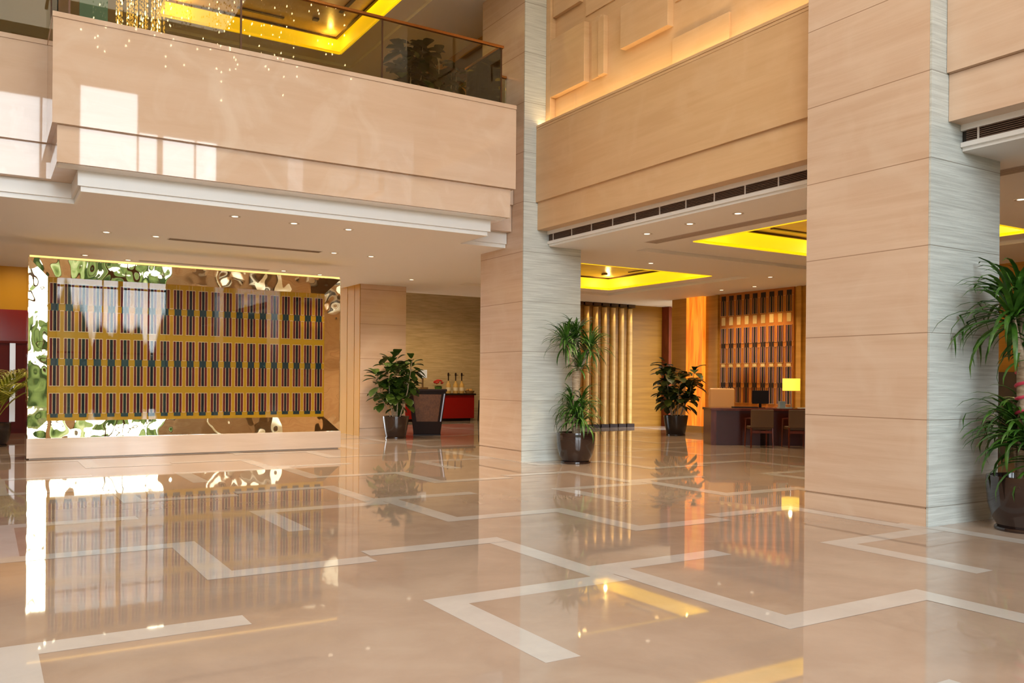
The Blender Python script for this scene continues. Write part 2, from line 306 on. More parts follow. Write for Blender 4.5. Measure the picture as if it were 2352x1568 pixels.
for (y0, y1, lb) in ((6.93, 13.29, 'stone beam over the lobby opening between the centre pillar and the big right pillar'), (-1.02, 5.34, 'stone beam above the big potted palm at the right edge')):
    p = empty('stone_beam', (8.8, (y0 + y1) / 2, 4.04), lb, 'beam')
    child(MB().box(8.66, 9.0, y0, y1, 4.79, 6.1).box(8.665, 9.0, y0, y1, 6.1, 6.115).box(8.66, 9.0, y0, y1, 6.115, 6.15).box(8.665, 9.0, y0, y1, 6.15, 6.16).box(8.655, 9.0, y0, y1, 6.16, 6.2), 'upper_face', stone_w if y0 > 0 else stone, p)
    child(MB().box(8.7, 9.0, y0, y1, 4.28, 4.79), 'lower_face', stone_w if y0 > 0 else stone, p)
    child(MB().box(8.92, 9.0, y0, y1, 4.215, 4.28).box(8.92, 9.0, y0, y1, 4.04, 4.09).box(8.955, 8.969, y0, y1, 4.0, 4.04), 'fascia', trimw, p)
    child(MB().box(8.96, 9.7, y0, y1, 4.09, 4.215).box(9.0, 9.7, y0, y1, 4.27, 6.1), 'backing', dark, p)
    lv = MB()
    for i in range(6): z = 4.095 + i * .0215; lv.box(8.925, 8.95, y0 + .06, y1 - .06, z, z + .009)
    g = child(lv, 'air_grille', grille_m, p)
    for i in range(11):
        yy = y0 + .3 + i * (y1 - y0 - .5) / 10; dv = MB().box(8.921, 8.93, yy, yy + .02, 4.09, 4.215).build('divider', grille_w, g)
        dv.matrix_parent_inverse = Matrix.Identity(4)
# decorative wall of staggered stone blocks over the beam
def deco(y0, y1, lb, blocks):
    p = empty('block_relief_wall', (9.2, (y0 + y1) / 2, 6.2), lb, 'wall relief')
    child(MB().box(8.98, 9.39, y0, y1, 6.2, 11.9), 'backing_wall', stone_w, p)
    for a, b_, z0, z1, x in blocks: child(MB().box(8.86 + (x - 8.84) * .7, 8.98, a, b_, z0, z1), 'stone_block', stone_w, p, bevel=.004)
deco(6.93, 13.29, 'warm uplit wall of staggered stone blocks above the beam, top centre right',
     [(13.15, 13.29, 6.24, 11.8, 8.84), (12.1, 13.14, 6.72, 7.77, 8.84), (11.75, 11.99, 6.72, 7.77, 8.95), (11.58, 11.74, 6.71, 7.7, 8.88), (12.52, 13.14, 6.24, 6.7, 9.0), (12.3, 13.14, 8.2, 9.3, 8.9),
      (9.95, 11.1, 6.95, 7.64, 8.84), (8.75, 9.93, 6.24, 6.74, 8.95), (10.0, 11.2, 8.0, 9.0, 8.84), (11.3, 12.2, 7.9, 8.9, 8.98), (9.0, 9.9, 7.3, 8.3, 8.98), (7.4, 8.6, 7.0, 8.1, 8.88), (8.6, 9.7, 8.6, 9.6, 8.86), (7.0, 8.2, 8.5, 9.7, 8.95), (9.5, 11.0, 9.5, 11.0, 8.9), (11.5, 13, 9.6, 11.2, 8.92), (6.95, 7.3, 6.24, 6.9, 8.95)])
deco(-1.0, 5.34, 'uplit wall of staggered stone blocks above the beam beyond the right edge', [(4.0, 5.0, 6.8, 8, 8.88), (2.4, 3.8, 6.5, 7.3, 8.9), (1.0, 2.2, 7, 8.4, 8.86), (-.5, .8, 6.6, 7.6, 8.92)])

# ---------------------------------------------------------------- coffers
CB = []
def coffer(x0, x1, y0, y1, z, label):
    p = empty('ceiling_coffer', ((x0 + x1) / 2, (y0 + y1) / 2, z), label, 'ceiling coffer', 'glowing yellow ceiling coffers')
    t = .04
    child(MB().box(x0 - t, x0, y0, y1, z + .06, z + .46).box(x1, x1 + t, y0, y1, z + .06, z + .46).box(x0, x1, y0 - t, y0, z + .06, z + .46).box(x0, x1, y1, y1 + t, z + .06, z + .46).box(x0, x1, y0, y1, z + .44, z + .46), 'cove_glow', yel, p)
    i = .1
    child(MB().box(x0 + i, x1 - i, y0 + i, y1 - i, z + .38, z + .42), 'centre_panel', goldp, p)
    tr = MB(); j = i + .05
    for q in ((x0 + i, x0 + j, y0 + i, y1 - i), (x1 - j, x1 - i, y0 + i, y1 - i), (x0 + j, x1 - j, y0 + i, y0 + j), (x0 + j, x1 - j, y1 - j, y1 - i)): tr.box(*q, z + .345, z + .38)
    child(tr, 'panel_trim', darkbr, p)
    cx, cy = (x0 + x1) / 2, (y0 + y1) / 2
    for s in (-1, 1):
        child(MB().box(cx + s * 1.45 - .04, cx + s * 1.45 + .04, cy - .5, cy + .5, z + .36, z + .38), 'slot', darkbr, p); child(MB().box(cx - .5, cx + .5, cy + s * 1.45 - .04, cy + s * 1.45 + .04, z + .36, z + .38), 'slot', darkbr, p)
    for sx in (-1, 1):
        for sy in (-1, 1): child(MB().box(cx + sx * 1.1 - .06, cx + sx * 1.1 + .06, cy + sy * 1.1 - .06, cy + sy * 1.1 + .06, z + .34, z + .38), 'spot_box', darkbr, p)
    return p
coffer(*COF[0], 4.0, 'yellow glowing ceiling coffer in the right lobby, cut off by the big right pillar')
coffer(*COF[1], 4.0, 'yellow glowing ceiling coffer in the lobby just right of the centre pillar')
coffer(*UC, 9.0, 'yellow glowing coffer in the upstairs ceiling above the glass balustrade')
for cx, cy, z, en in ((13.02, 9.68, 4.33, 20), (13.05, 17.21, 4.33, 15), (5.03, 17.19, 9.33, 22)):
    for sx in (-1, 1):
        for sy in (-1, 1): lamp('SPOT', 'coffer_spot', (cx + sx * 1.1, cy + sy * 1.1, z), en, (1, .64, .22), (0, 0, 0), .05, spot=2.7); lamp('POINT', 'cove_bulb', (cx + sx * 1.62, cy + sy * 1.62, z - .1), 12, (1, .72, .25), size=.04)

for x, y in ((9, 25.5), (11.5, 25.5), (14, 25.5), (-2.5, 24.6), (.8, 24.6)): lamp('SPOT', 'back_room_fill', (x, y, 4.85), 210 if x > 5 else 130, (1, .72, .38), (0, 0, 0), .05, spot=2.6)  # added fill to brighten the far walls, no fixtures here
# ---------------------------------------------------------------- downlights and slot diffusers
DL = [((3.29, 13.58), 'front row under the balcony, left one of three'), ((4.24, 13.65), 'front row under the balcony, middle one of three'), ((5.18, 13.69), 'front row under the balcony, right one of three'),
      ((1.78, 16.32), 'left of the dark slot diffuser, the outer of a pair'), ((2.58, 16.31), 'at the left end of the dark slot diffuser'), ((5.91, 16.41), 'at the right end of the dark slot diffuser'), ((6.71, 16.44), 'right of the dark slot diffuser, the outer of a pair'),
      ((1.75, 19.67), 'above the gilded frame near its left corner'), ((2.6, 19.93), 'above the gilded frame, second from its left corner'), ((5.92, 19.82), 'above the gilded frame, second from its right corner'), ((6.87, 20.05), 'above the gilded frame near its right corner'),
      ((9.11, 19.66), 'in front of the far stone pillar and ficus'), ((9.51, 9.1), 'in the lobby behind the beam, nearest the big right pillar'), ((9.51, 10.12), 'in the lobby behind the beam, middle of three'), ((9.56, 11.21), 'in the lobby behind the beam, nearest the centre pillar'),
      ((12.01, 13.95), 'between the two yellow coffers, left one'), ((15.9, 14.17), 'between the two yellow coffers, right one'), ((17.09, 16.93), 'in front of the patterned wall screen, left one'), ((17.15, 15.81), 'in front of the patterned wall screen, right one'), ((11.93, 6.29), 'in the lobby ceiling at the right edge of the picture')]
d0 = None
for i, ((x, y), lb) in enumerate(DL):
    if not d0:
        d0 = empty('downlight', (x, y, 4.0), '', 'downlight', 'round recessed downlights')
        r = MB().lathe([(.05, -.001), (.085, -.006), (.09, -.001), (.09, 0)], 20); r.build('ring', grille_w, d0)
        MB().lathe([(.001, -.004), (.048, -.004), (.048, -.003)], 16).build('lens', lamp_d, d0)
        o = d0
    else: o = copy_tree(d0)
    o.location = (x, y, 4.0); o['label'] = 'small round ceiling downlight ' + lb
    deep = x > 9
    lamp('SPOT', 'spot', (0, 0, -.02), 125 if deep else 98, (1, .74, .46) if deep else (1, .74, .46), (0, 0, 0), .04, spot=2.0, parent=o)
def slot(x0, x1, y0, y1, lb):
    p = empty('slot_diffuser', ((x0 + x1) / 2, (y0 + y1) / 2, 3.995), lb, 'air diffuser')
    child(MB().box(x0, x1, y0, y1, 3.996, 4.0), 'frame', grille_w, p); m = MB()
    n = 3
    for i in range(n):
        if x1 - x0 > y1 - y0: a = y0 + .02 + i * (y1 - y0 - .02) / n; m.box(x0 + .02, x1 - .02, a, a + (y1 - y0) / n - .03, 3.992, 3.996)
        else: a = x0 + .02 + i * (x1 - x0 - .02) / n; m.box(a, a + (x1 - x0) / n - .03, y0 + .02, y1 - .02, 3.992, 3.996)
    child(m, 'slots', grille_m if y0 < 18 and x0 < 9 else mat('taupe_slot', (.4, .32, .27), .5), p)
slot(2.8, 5.65, 16.33, 16.55, 'long dark slot diffuser in the ceiling under the balcony')
slot(2.8, 5.6, 19.8, 20.0, 'faint pale slot diffuser in the ceiling close above the gilded frame')
slot(10.08, 10.38, 5.0, 11.9, 'long pale slot diffuser in the lobby ceiling beside the yellow coffer')

# ---------------------------------------------------------------- motif screens
def motif(mbs, u0, zc, pu, half, top=True, bot=True, P=None):
    """one column of the H motif; mbs: bar, strip, square, wire. P maps (u0,u1,d0,d1,z0,z1) to a box"""
    w_ = pu / .237
    sgn = []
    if top: sgn.append(1)
    if bot: sgn.append(-1)
    s2 = .062 * w_
    for s in sgn:
        za, zb = (zc + .06, zc + half) if s > 0 else (zc - half, zc - .06)
        P(mbs['bar'], u0 - .028 * w_, u0 + .028 * w_, .012, za, zb)
        for q in (-1, 1):
            P(mbs['strip'], u0 + q * .058 * w_ - .022 * w_, u0 + q * .058 * w_ + .022 * w_, .01, za, zb)
            P(mbs['wire'], u0 + q * .03 * w_ - .004, u0 + q * .03 * w_ + .004, .02, zc - .06 if False else za, zb)
            P(mbs['wire'], u0 + q * .084 * w_ - .004, u0 + q * .084 * w_ + .004, .02, za, zb)
            P(mbs['wire'], u0 + min(q * .084, q * .1185) * w_, u0 + max(q * .084, q * .1185) * w_, .02, *( (za, za + .01) if s > 0 else (zb - .01, zb)))
        P(mbs['wire'], u0 - .084 * w_, u0 + .084 * w_, .02, *((zb - .01, zb) if s > 0 else (za, za + .01)))
    P(mbs['square'], u0 - s2, u0 + s2, .016, zc - .07 if bot else zc - .005, zc + .07)
# gilded screen on the left
gs = empty('gilded_screen', (3.6, 17.7, .38), 'wide gold mirror-framed decorative screen with rows of dark H-shaped motifs under the balcony', 'decorative screen')
X0, X1, Z0, Z1 = .66, 6.53, .38, 3.64; x0, x1, z0, z1 = .97, 6.18, .69, 3.31; YF, YI = 17.7, 17.716
fr = MB()
def grid(mb, a, b, c, d, n=24):   # a-b outer edge, d-c inner edge
    a, b, c, d = map(Vector, (a, b, c, d)); vs_ = []; fs = []
    for i in range(n + 1):
        p, q = a.lerp(b, i / n), d.lerp(c, i / n)
        for j in range(5): vs_.append(p.lerp(q, j / 4))
    for i in range(n):
        for j in range(4): o = i * 5 + j; fs.append((o, o + 5, o + 6, o + 1))
    mb.add(vs_, fs, False)
grid(fr, (X0, YF, Z0), (X1, YF, Z0), (x1, YI, z0), (x0, YI, z0)); grid(fr, (X1, YF, Z1), (X0, YF, Z1), (x0, YI, z1), (x1, YI, z1))
grid(fr, (X0, YF, Z1), (X0, YF, Z0), (x0, YI, z0), (x0, YI, z1)); grid(fr, (X1, YF, Z0), (X1, YF, Z1), (x1, YI, z1), (x1, YI, z0))
fr.box(X0, X0 + .01, YF, 18.5, Z0, Z1).box(X1 - .01, X1, YF, 18.5, Z0, Z1).box(X0, X1, YF, 18.5, Z1, Z1 + .01)
child(fr, 'mirror_frame', goldm, gs)
child(MB().box(x0 - .02, x1 + .02, YI + .03, YI + .1, z0 - .02, z1 + .02), 'gold_panel', mat('flat_gold_panel', (.72, .34, .006), .5, spec=.2), gs)
mbs = {k_: MB() for k_ in ('bar', 'strip', 'square', 'wire')}
def PX(m, a, b_, d, za, zb): m.box(a, b_, YI + .03 - d, YI + .03, za, zb)
n = 22; pu = (x1 - x0) / n
for i in range(n):
    uc = x0 + pu * (i + .5)
    motif(mbs, uc, 2.77, pu, .445, P=PX); motif(mbs, uc, 1.765, pu, .445, P=PX); motif(mbs, uc, .755, pu, .445, bot=False, P=PX)
    for q in (-.03, .03): mbs['wire'].box(uc + q - .002, uc + q + .002, YI + .015, YI + .03, 3.215, 3.3)
blk = mat('inlay_black', (.01, .007, .009), .5, spec=.2); dred = mat('inlay_dark_red', (.2, .008, .004), .5, spec=.2); teal = mat('inlay_dark_teal', (.008, .03, .035), .4, spec=.3); wire = mat('bright_gold_wire', (1, .62, .3), .4, .2)
child(mbs['bar'], 'dark_bars', blk, gs); child(mbs['strip'], 'red_strips', dred, gs); child(mbs['square'], 'teal_squares', teal, gs); child(mbs['wire'], 'gold_wires', wire, gs)
child(MB().box(x0, x1, YI - .002, YI + .004, z0, z1), 'glass_pane', glass_c, gs)
child(MB().box(X0 + .02, X1 - .02, YF + .01, YF + .05, Z1 + .012, Z1 + .045), 'light_strip', mat('warm_strip_glow', (1, .7, .3), .5, emit=(1, .62, .16), es=1.6), gs)
pb = empty('stone_plinth', (3.6, 17.7, 0), 'low pale marble plinth carrying the gilded screen', 'plinth')
child(MB().box(X0 - .01, X1 + .01, 17.65, 18.55, .02, .379).box(X0 + .03, X1 - .03, 17.7, 18.5, 0, .02), 'block', streak(mat('pale_plinth_marble', (1, 1, 1), .08), (.57, .44, .335), (.64, .51, .4), (.4, .4, 5), 1.3), pb, bevel=.006)

# screen on the far right wall
ws = empty('wall_screen', (17.97, 16.5, .9), 'tall amber wall screen with red and black vertical inlays behind the reception desk', 'decorative screen')
child(MB().box(17.95, 18.0, 15.2, 17.83, .6, 4.0), 'amber_panel', mat('amber_panel', (.42, .14, .016), .5, spec=.3), ws)
mbs = {k_: MB() for k_ in ('bar', 'strip', 'square', 'wire')}
def PYm(m, a, b_, d, za, zb): m.box(17.95 - d, 17.95, a, b_, za, zb)
n = 9; pu = 2.63 / n
for i in range(n):
    uc = 15.2 + pu * (i + .5)
    for zc in (3.86, 2.52, 1.42): motif(mbs, uc, zc, pu, .5, top=zc < 3, bot=True, P=PYm)
    mbs['gold'] = mbs.get('gold') or MB()
    for za, zb in ((3.1, 3.33), (1.93, 2.0)): PYm(mbs['gold'], uc - .07, uc + .07, .014, za, zb)
for k_, m, nm in (('bar', blk, 'dark_bars'), ('strip', mat('inlay_deep_red', (.1, .008, .004), .3), 'red_strips'), ('square', mat('inlay_brown', (.03, .015, .008), .5, spec=.2), 'dark_squares'), ('wire', mat('dull_gold_wire', (.6, .3, .06), .3, .5), 'gold_wires'), ('gold', goldp, 'gold_tabs')): child(mbs[k_], nm, m, ws)
on = empty('onyx_column', (17.9, 18.78, 0), 'glowing orange backlit onyx column panel right of the dark potted ficus', 'light column')
child(MB().box(17.86, 17.99, 18.44, 19.12, .2, 4.0), 'onyx_panel', onyx_m, on); child(MB().box(17.84, 17.99, 18.42, 19.14, 0, .2), 'base', stone_g, on)
struct(MB().box(17.93, 17.999, 17.9, 18.0, 0, 4).box(17.93, 17.999, 14.95, 15.1, 0, 4).build('trim_3', stone_g))
# fluted wall with washers
fin_m = streak(mat('fin_stone', (1, 1, 1), .5), (.46, .27, .07), (.56, .35, .11), (.5, .5, 5), 1.5)
sw = empty('fluted_wall', (16.6, 21.9, 0), 'golden fluted wall of tall vertical fins washed by small spotlights', 'wall panelling')
for i in range(9):
    xc = 15.2 + i * .35
    m = MB(); pts = []
    for k_ in range(9): a = PI * k_ / 8; pts.append((xc - .1 * math.cos(a), 21.94 - .09 * math.sin(a)))
    vs_ = [(x, y, z) for z in (.12, 3.86) for x, y in pts]; m.add(vs_, [(k_, k_ + 1, k_ + 10, k_ + 9) for k_ in range(8)], True)
    child(m, 'fin', fin_m, sw)
    child(MB().box(xc - .14, xc + .14, 21.82, 21.94, 3.9, 3.995), 'lamp_box', darkbr, sw)
    child(MB().box(xc - .15, xc + .15, 21.83, 21.94, 0, .11), 'foot_block', wood_d, sw)
    lamp('SPOT', 'fin_spot', (xc, 21.77, 3.93), 90, (1, .78, .45), (math.radians(5), 0, 0), .02, spot=.42)
struct(MB().box(19.4, 19.52, 21.6, 21.94, 0, 3.99).build('trim_4', wood_r))

# ---------------------------------------------------------------- glass balustrade
gb = empty('glass_balustrade', (4.2, 12.7, 6.2), 'tinted glass balustrade with bronze handrail along the top of the balcony', 'railing')
YG = 12.7
xs = [.92, 3.14, 5.34, 7.54]
for a, b_ in zip(xs, xs[1:]): child(MB().box(a + .01, b_ - .01, YG - .006, YG + .006, 6.2, 7.21), 'glass_panel', glass_r, gb)
child(MB().box(7.534, 7.546, YG + .02, 13.92, 6.2, 7.21), 'glass_panel', glass_r, gb); child(MB().box(7.56, 8.38, 13.934, 13.946, 6.2, 7.21), 'glass_panel', glass_r, gb)
child(MB().box(.78, .792, YG + .02, 13.92, 6.2, 7.21).box(-7.4, .77, 13.934, 13.946, 6.2, 7.21), 'glass_panel', glass_r, gb)
child(MB().box(.76, 7.58, YG - .03, YG + .03, 7.205, 7.25).box(7.51, 7.57, YG + .03, 13.97, 7.205, 7.25).box(7.57, 8.39, 13.91, 13.97, 7.205, 7.25).box(.76, .82, YG + .03, 13.97, 7.205, 7.25).box(-7.4, .76, 13.91, 13.97, 7.205, 7.25), 'handrail', bronze, gb, bevel=.006)
for x, y in ((.92, YG), (3.14, YG), (5.34, YG), (7.54, YG), (7.54, 13.93), (.786, 13.93)): child(MB().box(x - .012, x + .012, y - .012, y + .012, 6.2, 7.205), 'post', darkbr, gb)
child(MB().box(.76, 7.58, YG - .02, YG + .02, 6.2, 6.215), 'base_channel', darkbr, gb)

# ---------------------------------------------------------------- plants
def strap_leaf(mb, base, az, el, L, W, droop, n=7):
    p = Vector(base); a = el; ds = L / n; vs_ = []; side = Vector((-math.sin(az), math.cos(az), 0))
    for i in range(n + 1):
        t = i / n; wv = W * (math.sin(PI * min(1, .18 + t * .82)) ** .6 if t < 1 else 0) * .5
        d = Vector((math.cos(az) * math.cos(a), math.sin(az) * math.cos(a), math.sin(a))); up = side.cross(d)
        vs_ += [p - side * wv + up * wv * .35, p, p + side * wv + up * wv * .35]
        p = p + d * ds; a -= droop * (0.4 + t * 1.3) / n
    mb.add(vs_, [q for i in range(n) for q in ((i * 3, i * 3 + 1, i * 3 + 4, i * 3 + 3), (i * 3 + 1, i * 3 + 2, i * 3 + 5, i * 3 + 4))], True)
def crown(mb, c, n, L, W, el0=-.2, el1=1.4, droop=1.6, r=None):
    r = r or random
    for i in range(n):
        t = i / n; strap_leaf(mb, (c[0], c[1], c[2] + .1 * (t - .5)), r.uniform(0, 2 * PI), el0 + (el1 - el0) * t ** .8 + r.uniform(-.12, .12), L * r.uniform(.75, 1.15), W * r.uniform(.7, 1.1), droop * r.uniform(.7, 1.3))
def pot(parent, m, R=.35, H=.56, style=0):
    if style == 0: pr = [(.0, 0), (.235, 0), (.24, .03), (.25, .05), (.30, .14), (.335, .27), (.35, .42), (.352, .52), (.348, .56), (.32, .56), (.315, .5), (.31, .46), (0, .46)]
    else: pr = [(0, 0), (.24, 0), (.26, .03), (.3, .25), (.34, .5), (.345, .56), (.32, .56), (.3, .48), (0, .48)]
    s = R / .35; parent = MB().lathe([(max(r * s, .001), z * H / .56) for r, z in pr], 40).build('pot', m, parent)
    MB().lathe([(.001, 0), (.27 * s, 0), (.275 * s, .02), (.27 * s, .035), (.001, .035)], 32).build('saucer', m, parent)
    MB().lathe([(.001, .455 * H / .56), (.3 * s, .465 * H / .56), (.001, .475 * H / .56)], 24).build('soil', soil, parent)
def tiered_palm(loc, label, seed, ribbon=False, S=1, lim=9):
    def fold(m_): m_.v = [(v[0], v[1] if v[1] < lim else lim - (v[1] - lim) * .3, v[2]) for v in m_.v]
    r = random.Random(seed); random.seed(seed)
    p = empty('tiered_palm', loc, label, 'potted plant', 'two-tier potted palms in dark glazed pots')
    pot(p, pot_m)
    MB().tube([(0, 0, .45), (.02, 0, .9), (.0, .01, 1.3), (.01, 0, 1.68)], [.075, .07, .068, .085], 12).build('trunk', bark, p)
    br = MB(); tips = [(-.24, .0, 2.18), (.02, .05, 2.28), (.26, -.05, 2.08), (.0, -.12, 1.75)]
    for t in tips: br.tube([(.01, 0, 1.6), (t[0] * .6, t[1] * .6, 1.6 + (t[2] - 1.6) * .55), t], [.05, .03, .022], 8)
    br.build('branches', bark, p)
    up = MB()
    for k_, t in enumerate(tips): crown(up, (t[0] * 1.0, t[1], t[2]), 60 if k_ < 3 else 34, (.6 if k_ < 3 else .42) * S, .04 * S, -.3, 1.4, 1.9, r)
    fold(up); up.build('upper_foliage', leaf_g, p)
    lo = MB()
    for cx, cy, cz in ((.12, 0, 1.08), (-.12, -.1, .9), (.02, .12, 1.0), (-.02, -.18, .75)): crown(lo, (cx, cy, cz), 46, .56 * (S * .5 + .5), .042 * S, -.1, 1.35, 2.3, r)
    fold(lo); lo.build('lower_foliage', leaf_g, p)
    st_ = MB()
    for cx, cy, cz in ((.12, 0, 1.08), (-.12, -.1, .9), (.02, .12, 1.0)): st_.tube([(cx * .6, cy * .6, .46), (cx, cy, cz)], .018, 6)
    st_.build('stems', bark, p)
    if ribbon:
        rb = MB(); pts = []
        for k_ in range(60): a = k_ * .35; pts.append((math.cos(a) * .085, math.sin(a) * .085, 1.15 + k_ * .008))
        rb.tube(pts, .018, 6); rb.build('pink_ribbon', mat('pink_ribbon', (.6, .05, .1), .4), p)
        MB().box(-.16, -.04, -.2, -.19, .84, .96).box(-.02, .1, -.2, -.19, .84, .95).build('red_tag', mat('red_tag', (.75, .04, .01), .4), p)
    return p
tiered_palm((9.2, 12.72, 0), 'tall two-tier palm in a dark glazed pot in front of the centre pillar', 3, lim=.55)
bp_ = tiered_palm((9.12, 4.75, 0), 'large two-tier palm with red tags in a dark pot, at the right edge', 11, True, 1.3, lim=.56)
def ficus(loc, label, seed, m, H=2.2, R=.6, potm=None, lm=None, n=240):
    r = random.Random(seed); p = empty('potted_ficus', loc, label, 'potted plant', 'broad-leaved potted ficus plants')
    pot(p, potm or pot_m, .345, .56, 1)
    st_ = MB(); fo = MB(); stems = []
    for k_ in range(7):
        a = k_ * 2 * PI / 7 + r.uniform(-.3, .3); rr = R * r.uniform(.35, .85); top = Vector((rr * math.cos(a), rr * math.sin(a), H * r.uniform(.72, .97)))
        base = Vector((.1 * math.cos(a), .1 * math.sin(a), .46)); mid = base.lerp(top, .5) + Vector((0.05 * math.cos(a), .05 * math.sin(a), -.05)); stems.append((base, mid, top)); st_.tube([base, mid, top], [.016, .012, .006], 6)
    st_.build('stems', bark, p)
    for i in range(n):
        b0, m0, t0 = stems[i % 7]; t = .28 + .72 * ((i // 7) + r.random()) / (n / 7)
        pt = b0.lerp(m0, t * 2) if t < .5 else m0.lerp(t0, min(1, t * 2 - 1))
        az = r.uniform(0, 2 * PI); el = r.uniform(-.5, .9); L = r.uniform(.26, .4); W = L * .62
        d = Vector((math.cos(az) * math.cos(el), math.sin(az) * math.cos(el), math.sin(el))); side = Vector((-math.sin(az), math.cos(az), 0)); upv = side.cross(d) * -1
        vs_ = []; prof = [(0, .05), (.12, .5), (.35, .75), (.6, 1.0), (.82, .85), (1.0, .1)]
        for t_, w_ in prof:
            c0 = pt + d * (t_ * L + .06) - Vector((0, 0, .09 * L / .3 * t_ * t_)); vs_ += [c0 - side * W * .5 * w_ + upv * .03 * w_, c0, c0 + side * W * .5 * w_ + upv * .03 * w_]
        fo.add(vs_, [q for j in range(5) for q in ((j * 3, j * 3 + 1, j * 3 + 4, j * 3 + 3), (j * 3 + 1, j * 3 + 2, j * 3 + 5, j * 3 + 4))], True)
    fo.build('foliage', lm or leaf_f, p); return p
ficus((8.95, 20.2, 0), 'green broad-leaved ficus in a brown pot beside the lectern', 5, leaf_f, 2.2, .62)
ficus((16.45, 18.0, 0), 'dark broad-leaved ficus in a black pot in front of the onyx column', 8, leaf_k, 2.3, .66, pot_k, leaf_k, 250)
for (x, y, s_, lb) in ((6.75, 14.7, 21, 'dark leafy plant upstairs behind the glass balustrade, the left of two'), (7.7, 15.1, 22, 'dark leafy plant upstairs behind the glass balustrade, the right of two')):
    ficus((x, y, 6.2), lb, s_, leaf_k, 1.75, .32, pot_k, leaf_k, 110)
# arching palm at the left edge
ap = empty('arching_palm', (.2, 21.4, 0), 'yellow-green arching palm at the left edge beside the gilded screen', 'potted plant')
pot(ap, pot_k, .3, .5); m = MB(); random.seed(4)
def frond(mb, az, el, L):
    p = Vector((0, 0, .5)); a = el; n_ = 14
    for i in range(n_):
        d = Vector((math.cos(az) * math.cos(a), math.sin(az) * math.cos(a), math.sin(a))); q = p + d * L / n_; mb.tube([p, q], .008, 5)
        if i > 3:
            for s in (-1, 1):
                strap_leaf(mb, p, az + s * .9, a - .1, (.1 + .3 * math.sin(PI * (i - 2) / n_ * .9)), .045, .8, 4)
        p = q; a -= 1.9 / n_ * (i / n_ + .3)
for k_ in range(22): frond(m, k_ * 2.4, random.uniform(1.0, 1.45), random.uniform(1.3, 1.7))
m.build('fronds', leaf_y, ap)

# ---------------------------------------------------------------- crystal column, teal panel and chandelier
cc = empty('crystal_column', (2.02, 14.5, 6.2), 'golden column of hanging crystal strands upstairs at the top left', 'crystal light', rz=0)
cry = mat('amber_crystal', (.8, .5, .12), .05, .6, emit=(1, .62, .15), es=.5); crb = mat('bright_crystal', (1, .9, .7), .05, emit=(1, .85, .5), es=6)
random.seed(9)
for i in range(46):
    a, rr = random.uniform(0, 2 * PI), .4 * math.sqrt(random.random()); x, y = rr * math.cos(a), rr * math.sin(a) * .8; m = MB(); z = 2.75
    while z > .35 + random.uniform(0, .2):
        h_ = random.uniform(.04, .09); m.cur = 1 if random.random() < .12 else 0; m.lathe([(.001, 0), (.011, h_ * .3), (.001, h_)], 5, (x, y, z - h_)); z -= h_ + .012
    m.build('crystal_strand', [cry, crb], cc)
MB().lathe([(.001, .3), (.42, .3), (.42, .36), (.001, .36)], 24).build('base_ring', darkbr, cc); MB().lathe([(.001, 2.76), (.42, 2.76), (.42, 2.8), (.001, 2.8)], 24).build('top_plate', darkbr, cc)
MB().lathe([(.001, 0), (.2, 0), (.2, .3), (.001, .3)], 24).build('stand', darkbr, cc)
tag(MB().box(1.22, 1.62, 14.9, 14.95, 6.2, 8.2).build('teal_panel', mat('teal_panel', (.02, .13, .12), .4)), 'dark teal panel standing upstairs left of the golden crystal column', 'panel')
cb = empty('display_case', (.55, 14.6, 6.2), 'small bronze-edged glass case upstairs at the top left corner', 'display case')
child(MB().box(.3, .8, 14.6, 15.0, 6.15, 6.55), 'case', darkbr, cb); child(MB().box(.33, .77, 14.58, 14.599, 6.3, 6.5), 'mirror', goldm, cb)
ch = empty('chandelier', (5, 6.2, 12), 'large crystal chandelier high in the hall, seen as sparkles in stone and glass', 'chandelier')
crp = mat('clear_crystal', (.9, .8, .6), .05, .8)
def strands(cx, cy, n_, R_, z0_, z1_, nm):
    m = MB()
    for i in range(n_):
        a, rr = random.uniform(0, 2 * PI), R_ * math.sqrt(random.random()); x, y = cx + rr * math.cos(a), cy + rr * math.sin(a); z = z1_; zb = z0_ + random.uniform(0, 1.0)
        while z > zb:
            m.cur = 1 if random.random() < .1 else 0; m.lathe([(.001, 0), (.014, .02), (.001, .05)], 5, (x, y, z)); z -= .22
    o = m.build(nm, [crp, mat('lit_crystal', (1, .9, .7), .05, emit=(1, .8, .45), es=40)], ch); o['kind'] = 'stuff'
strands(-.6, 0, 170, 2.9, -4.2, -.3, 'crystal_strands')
MB().lathe([(.001, -.12), (2.1, -.12), (2.1, 0), (.001, 0)], 40).build('ceiling_plate', chrome, ch)

# ---------------------------------------------------------------- lectern, buffet and what stands on them
lc = empty('lectern', (10.25, 21.05, 0), 'tapered dark wooden lectern with brown woven front beside the green ficus', 'lectern', rz=math.radians(-26))
def taper(mb, w0, w1, d0, d1, z0, z1):
    v = [(-w0, -d0, z0), (w0, -d0, z0), (w0, d0, z0), (-w0, d0, z0), (-w1, -d1, z1), (w1, -d1, z1), (w1, d1, z1), (-w1, d1, z1)]
    mb.add(v, [(0, 3, 2, 1), (4, 5, 6, 7), (0, 1, 5, 4), (1, 2, 6, 5), (2, 3, 7, 6), (3, 0, 4, 7)]); return mb
taper(MB(), .36, .5, .2, .3, .03, 1.18).build('body', wood_d, lc, bevel=.008)
v = MB(); v.add([(-.26, -.212, .2), (.26, -.212, .2), (.38, -.305, 1.1), (-.38, -.305, 1.1)], [(0, 1, 2, 3)]); v.add([(-.26, -.202, .2), (.26, -.202, .2), (.38, -.29, 1.1), (-.38, -.29, 1.1)], [(3, 2, 1, 0)])
